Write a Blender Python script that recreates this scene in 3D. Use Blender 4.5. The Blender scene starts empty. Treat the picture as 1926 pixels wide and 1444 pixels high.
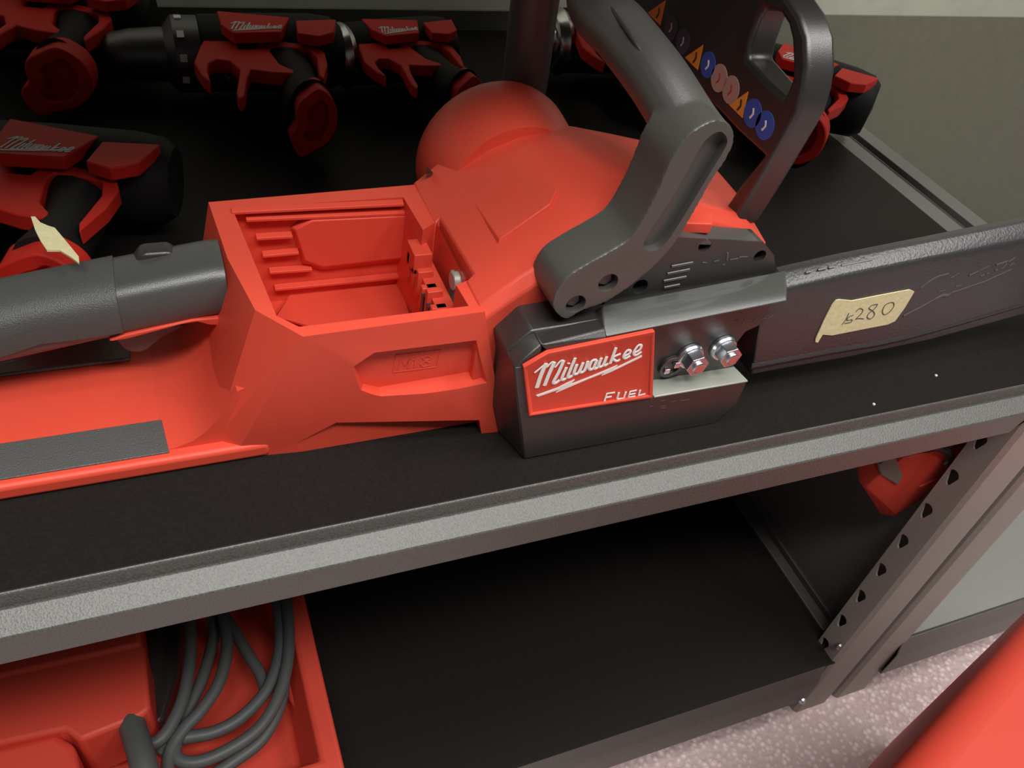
import bpy, bmesh, math, random
from mathutils import Vector, Matrix
random.seed(7)
SC = bpy.context.scene
COL = SC.collection

# ------------------------------------------------------------------ camera model (metres, z up, shelf front edge = y 0)
F = 1597.49
CX, CY = 963.0, 722.0
R0 = Vector((0.9236049390561556, -0.35404987926442355, 0.14697822812893874))
R1 = Vector((-0.14446018872732336, -0.676596648890103, -0.7220444782584721))
R2 = Vector((0.35508473696280063, 0.6456513437634356, -0.6760541190411673))
CAM = Vector((-0.175403980169994, -0.29246165971514354, 0.3977321529023461))
AX = {'x': 0, 'y': 1, 'z': 2}
def P(u, v, ax, val):
    """the point of the plane ax = val that stands at (u, v) of the survey photograph"""
    d = R0 * ((u - CX) / F) + R1 * ((v - CY) / F) + R2
    i = AX[ax]
    return CAM + d * ((val - CAM[i]) / d[i])
def PL(pts, ax, val):
    return [P(u, v, ax, val) for u, v in pts]

# ------------------------------------------------------------------ materials
def mat(name, col, rough=0.5, metal=0.0, bump=0.0, scale=200.0, var=0.0, spec=0.5, coat=0.0, detail=3.0, bdist=0.001):
    m = bpy.data.materials.new(name); m.use_nodes = True
    nt = m.node_tree; b = nt.nodes['Principled BSDF']
    b.inputs['Roughness'].default_value = rough
    b.inputs['Metallic'].default_value = metal
    b.inputs['Specular IOR Level'].default_value = spec
    b.inputs['Coat Weight'].default_value = coat
    b.inputs['Base Color'].default_value = (*col, 1)
    if var > 0 or bump > 0:
        tc = nt.nodes.new('ShaderNodeTexCoord')
        n = nt.nodes.new('ShaderNodeTexNoise'); n.inputs['Scale'].default_value = scale
        n.inputs['Detail'].default_value = detail
        nt.links.new(tc.outputs['Object'], n.inputs['Vector'])
        if var > 0:
            r = nt.nodes.new('ShaderNodeValToRGB')
            r.color_ramp.elements[0].position = 0.3; r.color_ramp.elements[1].position = 0.7
            r.color_ramp.elements[0].color = (*[c * (1 - var) for c in col], 1)
            r.color_ramp.elements[1].color = (*[min(1, c * (1 + var)) for c in col], 1)
            nt.links.new(n.outputs['Fac'], r.inputs['Fac']); nt.links.new(r.outputs['Color'], b.inputs['Base Color'])
        if bump > 0:
            bp = nt.nodes.new('ShaderNodeBump'); bp.inputs['Strength'].default_value = bump
            bp.inputs['Distance'].default_value = bdist
            nt.links.new(n.outputs['Fac'], bp.inputs['Height']); nt.links.new(bp.outputs['Normal'], b.inputs['Normal'])
    return m
M = {}
M['red'] = mat('red_plastic', (0.72, 0.074, 0.042), 0.44, bump=0.08, scale=900, spec=0.35)
M['redd'] = mat('red_plastic_case', (0.64, 0.062, 0.037), 0.5, bump=0.1, scale=700, spec=0.35)
M['redt'] = mat('red_tool_shell', (0.50, 0.022, 0.014), 0.5, spec=0.15)
M['blk'] = mat('black_plastic', (0.026, 0.022, 0.021), 0.42, bump=0.12, scale=1200, spec=1.0)
M['guard'] = mat('guard_plastic', (0.019, 0.017, 0.016), 0.38, bump=0.1, scale=1500, spec=1.0)
M['rail'] = mat('cover_rail_plastic', (0.060, 0.061, 0.056), 0.36, bump=0.08, scale=1500, spec=1.0, coat=0.6)
M['grip'] = mat('handle_plastic', (0.066, 0.066, 0.063), 0.40, bump=0.18, scale=1500, spec=1.0)
M['gripr'] = mat('rubber_overmould', (0.070, 0.070, 0.067), 0.5, bump=0.5, scale=1400, spec=1.0)
M['fh'] = mat('front_handle_plastic', (0.066, 0.064, 0.058), 0.42, bump=0.1, scale=1500, spec=0.9)
M['rub'] = mat('tool_rubber', (0.012, 0.012, 0.012), 0.6, spec=0.15)
M['deck'] = mat('black_enamel_steel', (0.0135, 0.0115, 0.0105), 0.5, bump=0.12, scale=500, var=0.15, spec=0.10)
M['ham'] = mat('hammered_grey_enamel', (0.080, 0.076, 0.070), 0.44, bump=0.5, scale=900, var=0.3, spec=0.8, detail=2.0, bdist=0.0006)
M['post'] = mat('upright_enamel', (0.30, 0.262, 0.238), 0.5, bump=0.15, scale=600, var=0.06)
M['pan'] = mat('side_sheet_enamel', (0.14, 0.132, 0.126), 0.4, bump=0.1, scale=400, var=0.08)
M['deck2'] = mat('grey_enamel_steel', (0.24, 0.24, 0.225), 0.5, bump=0.05, scale=300, var=0.04)
M['olive'] = mat('back_sheet_enamel', (0.15, 0.145, 0.108), 0.55, bump=0.1, scale=60, var=0.06)
M['cream'] = mat('painted_plaster', (0.50, 0.49, 0.40), 0.8, bump=0.3, scale=25, var=0.06)
M['steel'] = mat('zinc_steel', (0.60, 0.62, 0.66), 0.30, 1.0)
M['alu'] = mat('cast_plate', (0.42, 0.43, 0.38), 0.45, 0.35, bump=0.1, scale=400)
M['chrome'] = mat('tool_collar_steel', (0.5, 0.5, 0.5), 0.25, 1.0)
M['white'] = mat('white_print', (0.85, 0.80, 0.78), 0.5)
M['wht2'] = mat('dull_white_print', (0.55, 0.50, 0.50), 0.6)
M['grayink'] = mat('moulded_lettering', (0.10, 0.09, 0.09), 0.35, spec=0.7)
M['ink'] = mat('pencil_ink', (0.10, 0.09, 0.08), 0.8)
M['tape'] = mat('masking_tape', (0.72, 0.65, 0.38), 0.75, bump=0.25, scale=260, var=0.07)
M['scab'] = mat('scabbard_plastic', (0.030, 0.028, 0.030), 0.38, bump=0.3, scale=520, spec=0.85, detail=2)
M['cord'] = mat('grey_cord_rubber', (0.085, 0.088, 0.088), 0.5, bump=0.1, scale=600)
M['lab'] = mat('grey_label', (0.16, 0.15, 0.13), 0.6)
M['orange'] = mat('orange_sticker', (0.85, 0.30, 0.04), 0.5)
M['blue'] = mat('blue_sticker', (0.04, 0.09, 0.42), 0.5)
M['pink'] = mat('faded_sticker', (0.45, 0.28, 0.24), 0.5)
M['dimst'] = mat('dark_sticker', (0.06, 0.07, 0.11), 0.5)
M['spk'] = mat('dust_speck', (0.6, 0.6, 0.58), 0.7)
# carpet
def carpet():
    m = bpy.data.materials.new('mauve_carpet'); m.use_nodes = True
    nt = m.node_tree; b = nt.nodes['Principled BSDF']; b.inputs['Roughness'].default_value = 0.95
    tc = nt.nodes.new('ShaderNodeTexCoord')
    v = nt.nodes.new('ShaderNodeTexVoronoi'); v.inputs['Scale'].default_value = 125; v.inputs['Randomness'].default_value = 1
    n = nt.nodes.new('ShaderNodeTexNoise'); n.inputs['Scale'].default_value = 60; n.inputs['Detail'].default_value = 5
    mx = nt.nodes.new('ShaderNodeMath'); mx.operation = 'ADD'
    r = nt.nodes.new('ShaderNodeValToRGB')
    r.color_ramp.elements[0].position = 0.45; r.color_ramp.elements[0].color = (0.95, 0.80, 0.79, 1)
    r.color_ramp.elements[1].position = 1.25; r.color_ramp.elements[1].color = (0.60, 0.46, 0.46, 1)
    bp = nt.nodes.new('ShaderNodeBump'); bp.inputs['Strength'].default_value = 0.8; bp.inputs['Distance'].default_value = 0.004; bp.invert = True
    for t in (v, n): nt.links.new(tc.outputs['Object'], t.inputs['Vector'])
    nt.links.new(v.outputs['Distance'], mx.inputs[0]); nt.links.new(n.outputs['Fac'], mx.inputs[1])
    nt.links.new(mx.outputs[0], r.inputs['Fac']); nt.links.new(r.outputs['Color'], b.inputs['Base Color'])
    nt.links.new(mx.outputs[0], bp.inputs['Height']); nt.links.new(bp.outputs['Normal'], b.inputs['Normal'])
    return m
M['carpet'] = carpet()

# ------------------------------------------------------------------ mesh helpers
def NB(): return bmesh.new()
def prism(bm, pts, ext):
    """closed solid: polygon pts swept by the vector ext"""
    ext = Vector(ext)
    a = [bm.verts.new(p) for p in pts]; b = [bm.verts.new(Vector(p) + ext) for p in pts]
    n = len(a)
    bm.faces.new(a); bm.faces.new(b[::-1])
    for i in range(n):
        bm.faces.new((a[i], b[i], b[(i + 1) % n], a[(i + 1) % n]))
def frustum(bm, A, B):
    a = [bm.verts.new(p) for p in A]; b = [bm.verts.new(p) for p in B]; n = len(a)
    bm.faces.new(a); bm.faces.new(b[::-1])
    for i in range(n): bm.faces.new((a[i], b[i], b[(i + 1) % n], a[(i + 1) % n]))
def box(bm, x0, x1, y0, y1, z0, z1):
    prism(bm, [(x0, y0, z0), (x1, y0, z0), (x1, y1, z0), (x0, y1, z0)], (0, 0, z1 - z0))
def hull(bm, pts):
    vs = [bm.verts.new(p) for p in pts]
    r = bmesh.ops.convex_hull(bm, input=vs)
    junk = [g for g in r['geom_interior'] if isinstance(g, bmesh.types.BMVert)]
    junk += [g for g in r['geom_unused'] if isinstance(g, bmesh.types.BMVert)]
    bmesh.ops.delete(bm, geom=list(set(junk)), context='VERTS')
def loft(bm, rings, cap=True, close=True):
    V = [[bm.verts.new(p) for p in r] for r in rings]
    for a, b in zip(V, V[1:]):
        n = len(a)
        for i in range(n if close else n - 1):
            bm.faces.new((a[i], a[(i + 1) % n], b[(i + 1) % n], b[i]))
    if cap:
        bm.faces.new(V[0][::-1]); bm.faces.new(V[-1])
def smooth_path(pts, k=6):
    pts = [Vector(p) for p in pts]
    if len(pts) < 3: return pts
    out = []
    for i in range(len(pts) - 1):
        p0 = pts[max(i - 1, 0)]; p1 = pts[i]; p2 = pts[i + 1]; p3 = pts[min(i + 2, len(pts) - 1)]
        for j in range(k):
            t = j / k
            out.append(0.5 * ((2 * p1) + (p2 - p0) * t + (2 * p0 - 5 * p1 + 4 * p2 - p3) * t * t + (3 * p1 - p0 - 3 * p2 + p3) * t ** 3))
    out.append(pts[-1]); return out
def tube(bm, pts, r, sides=10, k=6, flat=None, fk=0.3, cap=True):
    """round tube along pts; flat = normal along which the section is squashed by fk"""
    pts = smooth_path(pts, k) if k > 1 else [Vector(p) for p in pts]
    n = len(pts); rings = []
    up = Vector(flat) if flat is not None else None
    prev = None
    for i, p in enumerate(pts):
        t = (pts[min(i + 1, n - 1)] - pts[max(i - 1, 0)])
        if t.length < 1e-9: t = Vector((1, 0, 0))
        t.normalize()
        if up is not None:
            a = up - t * up.dot(t); a.normalize()
        else:
            if prev is None:
                prev = Vector((0, 0, 1)) if abs(t.z) < 0.9 else Vector((1, 0, 0))
            a = prev - t * prev.dot(t); a.normalize(); prev = a.copy()
        b = t.cross(a)
        rr = r(i / (n - 1)) if callable(r) else r
        ka = fk if up is not None else 1.0
        rings.append([p + a * (math.cos(q) * rr * ka) + b * (math.sin(q) * rr) for q in [2 * math.pi * s / sides for s in range(sides)]])
    loft(bm, rings, cap)
def lathe(bm, prof, o, d, sides=32):
    """prof = [(distance along d, radius)...]"""
    o = Vector(o); d = Vector(d).normalized()
    a = d.orthogonal().normalized(); b = d.cross(a)
    rings = [[o + d * s + (a * math.cos(q) + b * math.sin(q)) * max(r, 1e-4) for q in [2 * math.pi * j / sides for j in range(sides)]] for s, r in prof]
    loft(bm, rings)
ORG = {}
def finish(o, angle=35, bevel=0, seg=2):
    me = o.data
    for p in me.polygons: p.use_smooth = True
    me.set_sharp_from_angle(angle=math.radians(angle))
    if bevel > 0:
        m = o.modifiers.new('edge', 'BEVEL'); m.width = bevel; m.segments = seg; m.limit_method = 'ANGLE'
        m.angle_limit = math.radians(28); m.harden_normals = False
def obj(name, bm, m, parent=None, bevel=0, angle=35, seg=2, mats=None, fix=True):
    if fix: bmesh.ops.recalc_face_normals(bm, faces=bm.faces[:])
    me = bpy.data.meshes.new(name); 
    org = ORG.get(parent.name, Vector()) if parent else Vector()
    if org.length > 0: bmesh.ops.translate(bm, vec=-org, verts=bm.verts[:])
    bm.to_mesh(me); bm.free()
    o = bpy.data.objects.new(name, me); COL.objects.link(o)
    me.materials.append(M[m] if isinstance(m, str) else m)
    if parent: o.parent = parent
    ORG[o.name] = org
    finish(o, angle, bevel, seg)
    return o
def cut(o, bms, ang=35):
    """carve the solids bms out of mesh object o (all in the same local space as o's parts)"""
    org = ORG.get(o.name, Vector())
    tmp = []
    for bm in bms:
        bmesh.ops.recalc_face_normals(bm, faces=bm.faces[:])
        bmesh.ops.translate(bm, vec=-org, verts=bm.verts[:])
        me = bpy.data.meshes.new('cutter'); bm.to_mesh(me); bm.free()
        c = bpy.data.objects.new('cutter', me); COL.objects.link(c)
        if o.parent: c.parent = o.parent
        md = o.modifiers.new('b', 'BOOLEAN'); md.operation = 'DIFFERENCE'; md.solver = 'EXACT'; md.object = c
        tmp.append(c)
    # booleans first, bevel last
    bev = [m for m in o.modifiers if m.type == 'BEVEL']
    pars = [(m.width, m.segments) for m in bev]
    for m in bev: o.modifiers.remove(m)
    bpy.context.view_layer.update()
    dg = bpy.context.evaluated_depsgraph_get()
    me = bpy.data.meshes.new_from_object(o.evaluated_get(dg))
    o.modifiers.clear(); old = o.data; o.data = me; me.name = o.name
    for c in tmp:
        bpy.data.objects.remove(c, do_unlink=True)
    b2 = bmesh.new(); b2.from_mesh(me)
    bmesh.ops.remove_doubles(b2, verts=b2.verts[:], dist=1e-5)
    if len(b2.verts) < 5000: bmesh.ops.dissolve_limit(b2, angle_limit=math.radians(1.0), verts=b2.verts[:], edges=b2.edges[:])
    b2.to_mesh(me); b2.free()
    finish(o, ang, pars[0][0] if pars else 0, pars[0][1] if pars else 2)
def thing(name, label, cat, loc, group=None):
    o = bpy.data.objects.new(name, None); COL.objects.link(o); o.location = loc
    o.empty_display_size = 0.05
    o['label'] = label; o['category'] = cat
    if group: o['group'] = group
    ORG[o.name] = Vector(loc)
    return o
def tag(o, label, cat, group=None):
    o['label'] = label; o['category'] = cat
    if group: o['group'] = group
    return o
def lab(o, t): o['label'] = t; return o
def struct(name, bm, m, **k):
    o = obj(name, bm, m, **k); o['kind'] = 'structure'; return o
def strokes(bm, lines, ax, val, w, nrm, k=3, f=0.35):
    for ln in lines:
        ww = w
        if isinstance(ln, tuple): ln, ww = ln
        tube(bm, PL(ln, ax, val), ww / 2, 8, k if len(ln) > 2 else 1, flat=nrm, fk=f)

ZF = -0.597   # floor
ZL = -0.4692  # lower deck
# ================================================================== SETTING
bm = NB(); box(bm, -2.2, 2.6, -2.4, 0.74, ZF - 0.05, ZF); fl = struct('floor', bm, 'carpet')
bm = NB(); box(bm, -2.2, 2.6, 0.74, 0.80, ZF, 1.9); struct('wall_back', bm, 'cream')

# ------------------------------------------------------------------ shelving unit (loaded with the tools)
XR = 0.5465
unit = thing('shelving_unit', 'black steel shelving unit that carries the chainsaw, with slotted upright at its right end', 'shelf', (-0.1, 0.34, ZF))
zb = P(1735, 32, 'y', 0.69).z
bm = NB(); box(bm, -1.0, XR, 0.0, 0.69, -0.004, 0.0); deck = obj('upper_deck', bm, 'deck', unit, 0.0008)
# folded front lip: swept profile
def lip(bm, x0, x1, z, prof, xe=None):
    A = [(x0, y, z + q) for y, q in prof]; B = [(x1 if xe is None else xe[i], y, z + q) for i, (y, q) in enumerate(prof)]
    loft(bm, [[Vector(a) for a in A], [Vector(b) for b in B]])
zA = P(0, 1145, 'y', -0.002).z; zB = P(0, 1203, 'y', -0.0155).z; zC = P(0, 1251, 'y', -0.0155).z
prof = [(0.004, -0.002), (0.001, 0.0), (-0.001, -0.0005), (-0.002, zA), (-0.0155, zB), (-0.0155, zC), (0.006, zC), (0.006, zC + 0.002), (-0.0135, zC + 0.002), (-0.0135, zB), (0.0, zA), (0.002, -0.003)]
xe = [XR, XR, XR, XR - 0.005, 0.452, 0.440, 0.44, 0.44, 0.44, 0.452, XR - 0.005, XR]
bm = NB(); lip(bm, -1.0, XR, 0, prof, xe); obj('front_lip', bm, 'ham', unit, 0.0012)
bm = NB(); box(bm, -1.0, 0.502, 0.0, 0.69, ZL - 0.003, ZL); obj('lower_deck', bm, 'deck', unit, 0.0008)
bm = NB()
box(bm, 0.5035, 0.518, 0.04, 0.69, ZL - 0.004, ZL + 0.001)
box(bm, 0.528, 0.532, 0.045, 0.69, ZL - 0.012, ZL - 0.002); lab(obj('edge_strip', bm, 'ham', unit, 0.0006), 'pale folded strip along the lower deck')
prof2 = [(0.004, -0.002), (0.0, 0.0), (-0.002, -0.012), (-0.006, -0.03), (-0.006, -0.076), (0.01, -0.076), (0.01, -0.074), (-0.004, -0.074), (-0.004, -0.03), (0.0, -0.012)]
bm = NB(); lip(bm, -1.0, 0.478, ZL, prof2); obj('lower_lip', bm, 'ham', unit, 0.0012)
bm = NB(); box(bm, 0.5435, 0.5455, 0.026, 0.69, ZF, -0.006); obj('side_panel', bm, 'pan', unit)
# uprights
def upright(par, xa, xb, inner, y0, dy, ztop, name='upright'):
    """folded steel upright: face + slotted inner flange"""
    bm = NB()
    t = 0.0022; sy = 1 if dy > 0 else -1
    xi = xa if inner < 0 else xb
    s = 1 if inner < 0 else -1
    pr = [(xi, y0 + dy), (xi, y0 + sy * 0.004), (xi + s * 0.004, y0), (xi + s * (xb - xa - 0.004), y0), (xi + s * (xb - xa), y0 + sy * 0.004), (xi + s * (xb - xa), y0 + dy * 0.7),
          (xi + s * (xb - xa - t), y0 + dy * 0.7), (xi + s * (xb - xa - t), y0 + sy * 0.0055), (xi + s * (xb - xa - 0.005), y0 + sy * t), (xi + s * 0.005, y0 + sy * t), (xi + s * t, y0 + sy * 0.0055), (xi + s * t, y0 + dy)]
    prism(bm, [(x, y, ZF + 0.001) for x, y in pr], (0, 0, ztop - ZF))
    o = obj(name, bm, 'post', par)
    cb = NB()
    z = -0.361
    zs = []
    while z > ZF + 0.03: zs.append(z); z -= 0.0515
    z = -0.361 + 0.0515
    while z < ztop - 0.6 + 0.5: zs.append(z); z += 0.0515
    for z in zs:
        if z > ztop - 0.03: continue
        yc = y0 + dy * 0.74
        pts = []
        for q in range(12):
            a = 2 * math.pi * q / 12
            r = 0.0058 if math.sin(a) > -0.2 else 0.0042
            pts.append((xi - 0.004, yc + math.cos(a) * r, z + 0.004 + math.sin(a) * (0.0058 if math.sin(a) > 0 else 0.0145)))
        prism(cb, pts, (0.010, 0, 0)) if s > 0 else prism(cb, [(p[0] - 0.003, p[1], p[2]) for p in pts], (0.010, 0, 0))
    cut(o, [cb])
    return o
upright(unit, 0.489, 0.5415, -1, -0.001, 0.032, 1.15)
upright(unit, 0.489, 0.5415, -1, 0.691, -0.034, 1.15)
bm = NB(); box(bm, -1.0, XR, 0.6925, 0.696, ZF, zb); lab(obj('back_panel', bm, 'olive', unit), 'olive grey sheet at the back')
# unseen deck above the picture, added to shade the back of the shelf
bm = NB(); box(bm, -1.0, XR, 0.055, 0.59, 0.405, 0.409); box(bm, -1.0, XR, 0.053, 0.055, 0.385, 0.409); obj('shade_deck', bm, 'deck', unit)
# bolts on the posts
bm = NB(); lathe(bm, [(0, 0.0045), (0.003, 0.0045), (0.005, 0.003)], P(1576, 1212, 'y', 0.006), (0, -1, 0.2), 12); obj('bolt', bm, 'steel', unit)
bm = NB(); lathe(bm, [(0, 0.005), (0.003, 0.005), (0.006, 0.003)], P(1507, 1314, 'y', -0.004), (0, -1, 0.1), 12); obj('bolt', bm, 'steel', unit)
# strips standing beside the deck end
bm = NB(); box(bm, 0.5485, 0.571, 0.0, 0.69, -0.006, -0.001); box(bm, 0.592, 0.6135, 0.0, 0.69, -0.010, -0.003)
box(bm, 0.571, 0.592, 0.0, 0.69, -0.016, -0.010)

# neighbouring unit
unit2 = thing('shelving_unit', 'neighbouring grey steel shelving unit at the right edge, above the pink carpet', 'shelf', (1.1, 0.34, ZF))
obj('side_cap', bm, 'pan', unit2, 0.0006)
bm = NB(); box(bm, 0.5560, 0.5580, 0.034, 0.69, ZF, -0.018); obj('side_panel', bm, 'pan', unit2)
upright(unit2, 0.5560, 0.609, 1, -0.001, 0.034, 0.59)
bm = NB(); box(bm, 0.600, 1.6, 0.0035, 0.69, ZL - 0.004, ZL); obj('lower_deck', bm, 'deck2', unit2)
bm = NB(); lip(bm, 0.600, 1.6, ZL, prof2); obj('lower_lip', bm, 'ham', unit2, 0.0012)
bm = NB(); box(bm, 0.550, 1.6, 0.6925, 0.696, ZF, zb); lab(obj('back_panel', bm, 'olive', unit2), 'olive grey sheet at the back')

# dust specks on the deck
for i, (u, v) in enumerate(((1760, 707), (1643, 761))):
    bm = NB(); lathe(bm, [(0, 0.0011), (0.0009, 0.0012), (0.0016, 0.0004)], P(u, v, 'z', 0.0), (0, 0, 1), 8)
    tag(obj('dust_speck', bm, 'spk'), ['tiny white speck on the dark deck, the one farther right and higher', 'tiny white speck on the dark deck, the one nearer the front lip'][i], 'speck')

# ================================================================== CHAINSAW
saw = thing('chainsaw', 'red and black battery chainsaw lying along the front of the shelf', 'chainsaw', (0.0, 0.12, 0.0))
ZR = 0.0966
# --- housing: battery box
N0 = P(480, 583, 'z', ZR); N1 = P(570, 633, 'z', ZR); NR = P(912, 586, 'z', ZR)
FL = P(392, 380, 'z', ZR); FL2 = P(386, 448, 'z', ZR); FR = P(782, 347, 'z', ZR)
LB = P(405, 825, 'z', 0.012); LB0 = P(440, 862, 'z', 0.0); RB = P(946, 811, 'z', 0.0)
bm = NB()
hull(bm, [N0, N1, NR, FL, FR, P(428, 486, 'z', ZR), LB, LB0, P(640, 835, 'z', 0), RB,
          Vector((LB.x, 0.187, 0.012)), Vector((LB.x + .01, 0.187, 0.0)), Vector((RB.x, 0.193, 0.0))])
hs = obj('housing', bm, 'red', saw, 0.003, seg=3)
well = NB()
wi = [P(517, 596, 'z', ZR), P(560, 617, 'z', ZR), P(884, 577, 'z', ZR), P(760, 371, 'z', ZR), P(432, 385, 'z', ZR)]
wi[3].y = wi[4].y = 0.180
frustum(well, [Vector((p.x, p.y, 0.12)) for p in wi],
        [Vector((p.x + (0.004 if p.x < -0.1 else -0.002), p.y + (0.004 if p.y < 0.1 else -0.002), 0.022)) for p in wi])
rec = NB()
o1 = [(657, 680), (700, 651), (906, 627), (925, 722), (714, 748), (671, 734)]
i1 = [(667, 686), (703, 662), (884, 640), (893, 697), (713, 728), (683, 722)]
frustum(rec, [q + Vector((0, -0.006, 0)) for q in PL(o1, 'y', 0.050)], PL(i1, 'y', 0.0600))
rec2 = NB()
prism(rec2, [Vector((q.x, 0.03, q.z)) for q in [P(560, 838, 'y', .056), P(632, 793, 'y', .056), P(893, 772, 'y', .056), P(900, 812, 'y', .056), P(900, 880, 'y', .056), P(560, 900, 'y', .056)]], (0, 0.0285, 0))
cut(hs, [well, rec, rec2], 12)
# --- front hump
bm = NB()
def sec(x, yn, zn, yf, zf, crown, zb):
    s = []
    n = 8
    s.append(Vector((x, yn - 0.004, zb)))
    s.append(Vector((x, yn - 0.003, zn - 0.008)))
    for i in range(n + 1):
        t = i / n
        s.append(Vector((x, yn + 0.003 + (yf - yn) * t, zn + (zf - zn) * t + crown * math.sin(math.pi * t))))
    s.append(Vector((x, yf + 0.002, zf - 0.014)))
    s.append(Vector((x, yf + 0.002, zb)))
    return s
k = lambda u, v, y: P(u, v, 'y', y)
secs = []
stn = [(-0.013, .0575, None, .193, ZR, 0.000), (0.012, .060, None, .193, .118, .001), (0.03, .061, None, .193, .130, .003), (0.05, .062, None, .193, .1365, .004), (0.072, .063, None, .193, .138, .004),
       (0.10, .063, None, .193, .1335, .004), (0.13, .063, .148, .193, .127, .003), (0.16, .063, .139, .193, .120, .002), (0.181, .063, .118, .193, .113, .001), (0.187, .063, .108, .193, .110, .000)]
# near ridge height read along the ridge line of the hood
ra, rb = P(905, 572, 'y', .060), P(1160, 411, 'y', .063)
for x, yn, zn, yf, zf, cr in stn:
    if zn is None: zn = ra.z + (rb.z - ra.z) * min((x - ra.x) / (rb.x - ra.x), 1.25)
    secs.append(sec(x, yn, zn, yf, zf, cr, 0.02))
loft(bm, secs)
hood = obj('hood', bm, 'red', saw, 0.0012, seg=2, angle=16)
# front end wedge of the hood (reaches back to the right)
bm = NB()
hull(bm, [Vector((0.184, .063, .113)), Vector((0.184, .063, .03)), P(1441, 457, 'y', .062), Vector((0.178, .193, .115)), P(1345, 316, 'y', .19), P(1385, 362, 'y', .165),
          Vector((0.215, .185, .03)), Vector((0.195, .07, .03)), P(1410, 405, 'y', .10), Vector((.17, .19, .112)), Vector((.17, .07, .125))])
obj('hood_nose', bm, 'red', saw, 0.0015)
bm = NB(); q = PL([(1290, 397), (1342, 395), (1341, 421), (1282, 419)], 'z', .1475); prism(bm, q, (0, 0, -.007)); obj('ledge', bm, 'red', saw, .0008)
bm = NB(); q = PL([(1264, 447), (1436, 455)], 'y', .0462); r = [P(1282, 421, 'z', q[0].z), P(1412, 430, 'z', q[1].z)]
hull(bm, q + r + [p - Vector((0, 0, .004)) for p in q + r]); obj('plate_top', bm, 'fh', saw, .0006)
# terminal slot through the hood
slot = NB()
sp = PL([(797, 416), (829, 388), (893, 496), (853, 516)], 'z', 0.108)
sp[0].x -= .006; sp[3].x -= .006
prism(slot, [Vector((p.x, p.y, 0.052)) for p in sp], (0, 0, 0.15))
cut(hood, [slot])
slot = NB(); prism(slot, [Vector((p.x - .002, p.y, 0.052)) for p in sp], (0, 0, 0.15)); cut(hs, [slot], 12)
# terminal block
bm = NB()
x0 = sp[0].x + .004
box(bm, x0, x0 + .012, .075, .150, .050, .074)
for i in range(7):
    y = .079 + i * .0102
    box(bm, x0 - .003, x0 + .007, y, y + .0048, .060, .079 - (0.005 if i % 2 else 0))
box(bm, x0 - .003, x0 + .009, .130, .148, .070, .085)
obj('terminal_block', bm, 'red', saw, .0006)
bm = NB()
for i in range(3):
    y = .084 + i * .0102
    box(bm, x0 - .0034, x0 - .001, y + .0012, y + .0055, .054, .0705)
obj('terminal_slots', bm, 'blk', saw)
bm = NB()
q = P(862, 545, 'z', .075)
box(bm, q.x - .004, q.x + .004, q.y - .007, q.y + .007, .06, .086); lathe(bm, [(-.006, .006), (.006, .006)], (q.x, q.y - .002, .084), (1, 0, 0), 14)
lab(obj('latch', bm, 'alu', saw, .0006), 'grey metal latch')
# ribs of the far inside wall
bm = NB()
for a, b in (((434, 389), (757, 374)), ((461, 403), (762, 391)), ((480, 438), (548, 434)), ((492, 471), (560, 465)), ((505, 502), (585, 497)), ((515, 534), (795, 507)), ((604, 553), (800, 538))):
    A, B = P(*a, 'y', .178), P(*b, 'y', .178)
    B.x = min(B.x, -0.0215)
    frustum(bm, [A, B, B - Vector((0, 0, .0045)), A - Vector((0, 0, .0045))],
            [A + Vector((0, -.0045, -.001)), B + Vector((0, -.0045, -.001)), B + Vector((0, -.0045, -.003)), A + Vector((0, -.0045, -.003))])
obj('rib', bm, 'red', saw, .0004)
bm = NB()
oo = PL([(546, 427), (579, 404), (775, 396), (815, 487), (605, 509), (567, 497)], 'y', .179)
ii = PL([(556, 432), (588, 415), (772, 406), (812, 480), (607, 502), (574, 490)], 'y', .173)
for p in oo + ii: p.x = min(p.x, -.0215)
frustum(bm, oo, ii); obj('raised_panel', bm, 'red', saw, .0008)
bm = NB()
hull(bm, [P(515, 596, 'z', .0265), P(548, 549, 'z', .0265), Vector((-.022, .178, .0265)), Vector((-.03, .10, .0265)), P(515, 596, 'z', .02), Vector((-.022, .178, .0205)), P(548, 549, 'z', .02), Vector((-.03, .10, .0205))])
obj('floor_pad', bm, 'red', saw, .001)
# moulded panel on the hood + groove bead
bm = NB()
tp = [(868, 352), (936, 462), (1037, 392), (1052, 360), (985, 300)]
def hoodz(p):  # height of the hood under a point
    for a, b in zip(stn, stn[1:]):
        if a[0] <= p.x <= b[0]:
            t = (p.x - a[0]) / (b[0] - a[0])
            def zn(s): return s[2] if s[2] is not None else ra.z + (rb.z - ra.z) * min((s[0] - ra.x) / (rb.x - ra.x), 1.25)
            zN = zn(a) + (zn(b) - zn(a)) * t; zF = a[4] + (b[4] - a[4]) * t; cr = a[5] + (b[5] - a[5]) * t
            s = min(max((p.y - .062) / .131, 0), 1)
            return zN + (zF - zN) * s + cr * math.sin(math.pi * s)
    return .12
def onhood(u, v):
    z = .13
    for _ in range(12):
        p = P(u, v, 'z', z); z = 0.5 * z + 0.5 * hoodz(p)
    return P(u, v, 'z', z)
base = [onhood(u, v) for u, v in tp]
c = sum(base, Vector()) / len(base)
lift = [-.0005, .0028, .0028, .002, -.001]
frustum(bm, [p + (p - c) * .05 + Vector((0, 0, -.006)) for p in base], [p - (p - c) * .06 + Vector((0, 0, l)) for p, l in zip(base, lift)])
obj('moulded_panel', bm, 'red', saw, .0006)
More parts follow.
